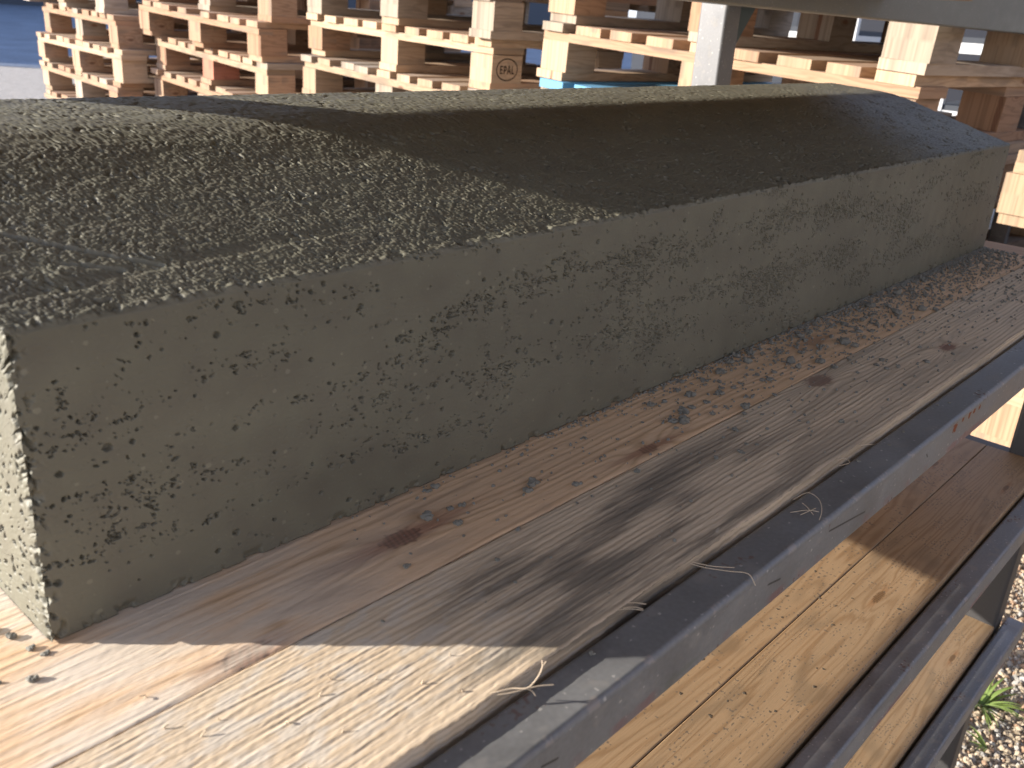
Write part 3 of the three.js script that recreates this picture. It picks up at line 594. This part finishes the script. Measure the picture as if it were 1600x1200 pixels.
for (const [x, z, r] of [[-0.012, 0.013, 1.9], [-0.02, 0.008, 1.2], [-0.006, -0.002, 1.6], [-0.004, 0.0035, 1.4], [-0.008, -0.012, 1.8], [-0.012, -0.02, 2.2], [-0.026, -0.006, 1.7]]) crumb(x, 0, z, r * 0.001, 'pale concrete crumb in the sun at the lit end of the block', 'crumbs at the lit end of the block');
for (let n = 0; n < 165;) {                                // looser scatter, thickest against the far half of the block
  const x = rr(0.15, 1.0), z = Math.abs(rr(-1, 1) * rr(0, 1) * rr(0.35, 1)) * 0.11 + 0.0025, want = smooth(0.12, 0.9, x) * (z < 0.05 ? 1 : 0.45);
  if (rnd() > want || z > 0.115) continue; n++;
  const r = rr(0.0008, 0.002) * (0.75 + 0.65 * x);
  crumb(x, 0, z, r, ...crumbWords(x, z, r));
}
for (const [x, z, r] of [[0.137, 0.126, 1.3], [0.37, 0.1265, 1.2], [0.405, 0.13, 0.9], [0.43, 0.128, 1.0], [0.34, 0.13, 0.9], [0.5, 0.131, 0.9], [0.49, 0.127, 0.8]]) crumb(x, -0.0045, z, r * 0.001, 'tiny concrete crumb on top of the steel rail', 'crumbs on the steel rail');
for (let n = 0; n < 30; n++) crumb(lerp(0.36, 0.6, rnd()) + rr(-0.04, 0.04), -0.22, rr(0.03, 0.11), rr(0.0006, 0.0014), 'dark concrete crumb on the amber board of the lower shelf', 'crumbs on the lower shelf', 0.5, M.crumbWet);
{
  const N = 4600, g = new THREE.IcosahedronGeometry(1, 0), m = new THREE.InstancedMesh(g, M.crumb, N), o = new THREE.Object3D();
  for (let i = 0; i < N;) {
    const low = rnd() < 0, x = low ? rr(0.3, 0.72) : rr(0.05, 1.0), a = rnd(), z = low ? rr(0.02, 0.118) : 0.001 + 0.112 * a * a * a;
    if (!low && rnd() > smooth(0.05, 1.0, x) * (z < 0.05 ? 1 : 0.4)) continue;
    const r = rr(0.0003, 0.0011) * (0.85 + 0.6 * x); o.position.set(x, (low ? -0.22 : 0) + r * 0.4, z); o.rotation.set(rr(0, 6), rr(0, 6), rr(0, 6)); o.scale.set(r, r * 0.7, r * 1.2); o.updateMatrix(); m.setMatrixAt(i++, o.matrix);
  }
  shadows(m); m.name = 'fine_crumbs'; m.userData = { kind: 'stuff', label: 'fine concrete grit scattered over the timber boards', category: 'grit' }; scene.add(m);
}

// ---------------------------------------------------------------- wood fibres and splinters
function strand(pts, r, seg = 24) { return new THREE.TubeGeometry(new THREE.CatmullRomCurve3(pts.map((p) => new THREE.Vector3(...p))), seg, r, 5); }
function fibre(name, label, geos, group) { tag(top(name, shadows(new THREE.Mesh(geos.length > 1 ? mergeGeometries(geos) : geos[0], M.fibre))), label, 'splinter', group); }
fibre('wood_splinter', 'forked pale splinter sticking out from the plank over the sunlit rail', [
  strand([[0.0895, -0.0006, 0.1175], [0.0935, 0.0004, 0.1205], [0.0972, 0.001, 0.123], [0.1006, 0.0016, 0.1268], [0.1033, 0.003, 0.1274], [0.1061, 0.0055, 0.1275], [0.1075, 0.007, 0.127]], 0.0003),
  strand([[0.0905, -0.0008, 0.1188], [0.0965, 0.0, 0.1235], [0.1043, 0.001, 0.1281], [0.1087, 0.001, 0.1313]], 0.00022),
  strand([[0.1073, 0.0068, 0.1271], [0.1085, 0.0085, 0.1275]], 0.00022, 6), strand([[0.1073, 0.0068, 0.1271], [0.1077, 0.0088, 0.1264]], 0.00022, 6), strand([[0.1, 0.0014, 0.126], [0.1025, -0.0005, 0.1275], [0.1035, -0.0025, 0.1282]], 0.00022, 6),
]);
fibre('wood_fibre', 'dark curved fibre lying across the rail edge', [strand([[0.2105, -0.002, 0.1175], [0.2139, -0.0025, 0.1256], [0.2199, -0.0028, 0.1342], [0.2245, -0.003, 0.141], [0.2242, -0.0065, 0.1448]], 0.0002), strand([[0.2125, -0.002, 0.119], [0.2165, -0.0022, 0.127], [0.2235, -0.0025, 0.1345]], 0.0002)]);
fibre('wood_fibre', 'tuft of fine fibres and a curl on the rail beside the weathered plank', [strand([[0.2997, -0.003, 0.1234], [0.3088, -0.0012, 0.1263], [0.3066, -0.001, 0.1328], [0.2972, -0.002, 0.1391], [0.2918, -0.0035, 0.1407]], 0.0002), strand([[0.2895, -0.0035, 0.1324], [0.2950, -0.0028, 0.134], [0.301, -0.0035, 0.1344]], 0.0002), strand([[0.3009, -0.0035, 0.1278], [0.2975, -0.0028, 0.132], [0.2943, -0.0035, 0.1366]], 0.0002), strand([[0.288, -0.0035, 0.128], [0.296, -0.003, 0.1335], [0.299, -0.0035, 0.137]], 0.00018)]);
fibre('wood_fibre', 'thin curl of fibre between the plank and the rail', [strand([[0.3529, -0.0025, 0.1189], [0.3614, -0.0012, 0.1222], [0.3575, -0.001, 0.1262], [0.3515, -0.002, 0.1235]], 0.0002)]);
fibre('wood_fibre', 'loose pair of straight fibres poking from the plank edge', [strand([[0.1586, -0.001, 0.1165], [0.1685, -0.001, 0.1203], [0.1735, -0.002, 0.1243]], 0.0002), strand([[0.1596, -0.0015, 0.1176], [0.1677, -0.0015, 0.1224], [0.1705, -0.0025, 0.1249]], 0.0002), strand([[0.1575, -0.001, 0.118], [0.164, -0.0005, 0.1225], [0.168, -0.001, 0.1265]], 0.00016)]);
fibre('wood_fibre', 'short fringe of fibres at the plank edge past the curl', [strand([[0.377, -0.0015, 0.1185], [0.3865, -0.001, 0.1222], [0.3925, -0.002, 0.1252]], 0.00018), strand([[0.381, -0.0015, 0.119], [0.389, -0.0015, 0.1235]], 0.00018)]);
for (const [x, z] of [[0.008, 0.062], [0.014, 0.072], [0.022, 0.07], [0.035, 0.085], [0.05, 0.082], [0.058, 0.078], [0.068, 0.088], [0.078, 0.1], [0.085, 0.112], [0.045, 0.1], [0.03, 0.105], [0.095, 0.096], [0.01, 0.045]])
  fibre('wood_sliver', 'tiny upright sliver of wood throwing a long shadow on the sunlit planks', [strand([[x, -0.0002, z], [x + rr(-0.001, 0.001), rr(0.0005, 0.0009), z + rr(-0.0005, 0.0005)], [x + rr(-0.0018, 0.0018), rr(0.0007, 0.0016), z + rr(-0.001, 0.001)]], rr(0.00014, 0.0003), 5)], 'slivers on the sunlit planks');

// ---------------------------------------------------------------- gravel and grass
{
  const g = new THREE.IcosahedronGeometry(1, 1), p = g.attributes.position;
  for (let i = 0; i < p.count; i++) { const q = 1 + 0.35 * noise(p.getX(i) * 1.7 + 5, p.getY(i) * 1.7 + p.getZ(i) * 1.3); p.setXYZ(i, p.getX(i) * q, p.getY(i) * q, p.getZ(i) * q); }
  g.computeVertexNormals();
  const N = 52000, m = new THREE.InstancedMesh(g, new THREE.MeshStandardMaterial({ color: 0xffffff, roughness: 0.9 }), N), o = new THREE.Object3D(), c = new THREE.Color();
  for (let i = 0; i < N; i++) {
    const x = rr(0.85, 2.95), z = rr(-0.55, 0.4), r = 0.0019 + 0.0042 * Math.pow(rnd(), 3);
    o.position.set(x, GROUND + r * rr(0.1, 0.6), z); o.rotation.set(rr(0, 6), rr(0, 6), rr(0, 6)); o.scale.set(r * rr(0.8, 1.4), r * rr(0.6, 1), r * rr(0.8, 1.2)); o.updateMatrix(); m.setMatrixAt(i, o.matrix);
    const k = rr(0.6, 1.15), w = rnd(); w < 0.25 ? c.setRGB(0.35 * k, 0.335 * k, 0.31 * k) : w < 0.8 ? c.setRGB(0.39 * k, 0.32 * k, 0.235 * k) : c.setRGB(0.36 * k, 0.24 * k, 0.16 * k); m.setColorAt(i, c);
  }
  shadows(m); m.name = 'gravel'; m.userData = { kind: 'stuff', label: 'sunlit beige gravel on the ground beside the rack', category: 'gravel' }; scene.add(m);
}
function tuft(x, z, n, len, label) {
  const t = top('grass_tuft', new THREE.Group()); t.position.set(x, GROUND, z); tag(t, label, 'grass tuft');
  for (let i = 0; i < n; i++) {
    const a = rr(0, 6.28), L = len * rr(0.55, 1.1), w = rr(0.0022, 0.004), lift = rr(0.25, 1.1), pos = [], idx = [], K = 6;
    for (let k = 0; k <= K; k++) {
      const q = k / K, h = L * (0.85 * q) , up = 0.004 + L * lift * (q - 0.62 * q * q), ww = w * (1 - q * q) + 0.0002, cx = Math.cos(a) * h, cz = Math.sin(a) * h;
      pos.push(cx - Math.sin(a) * ww, up, cz + Math.cos(a) * ww, cx, up - ww * 0.5, cz, cx + Math.sin(a) * ww, up, cz - Math.cos(a) * ww);
      if (k) { const b = 3 * k; idx.push(b - 3, b - 2, b, b, b - 2, b + 1, b - 2, b - 1, b + 1, b + 1, b - 1, b + 2); }
    }
    const g = new THREE.BufferGeometry(); g.setAttribute('position', new THREE.Float32BufferAttribute(pos, 3)); g.setIndex(idx); g.computeVertexNormals();
    part('blade', g, M.grass, t);
  }
}
tuft(1.335, 0.085, 40, 0.085, 'bushy green grass tuft growing in the gravel beside the rack');
tuft(1.24, 0.122, 5, 0.04, 'small sprig of green blades in the gravel, below the bushy tuft');

renderer.render(scene, camera);
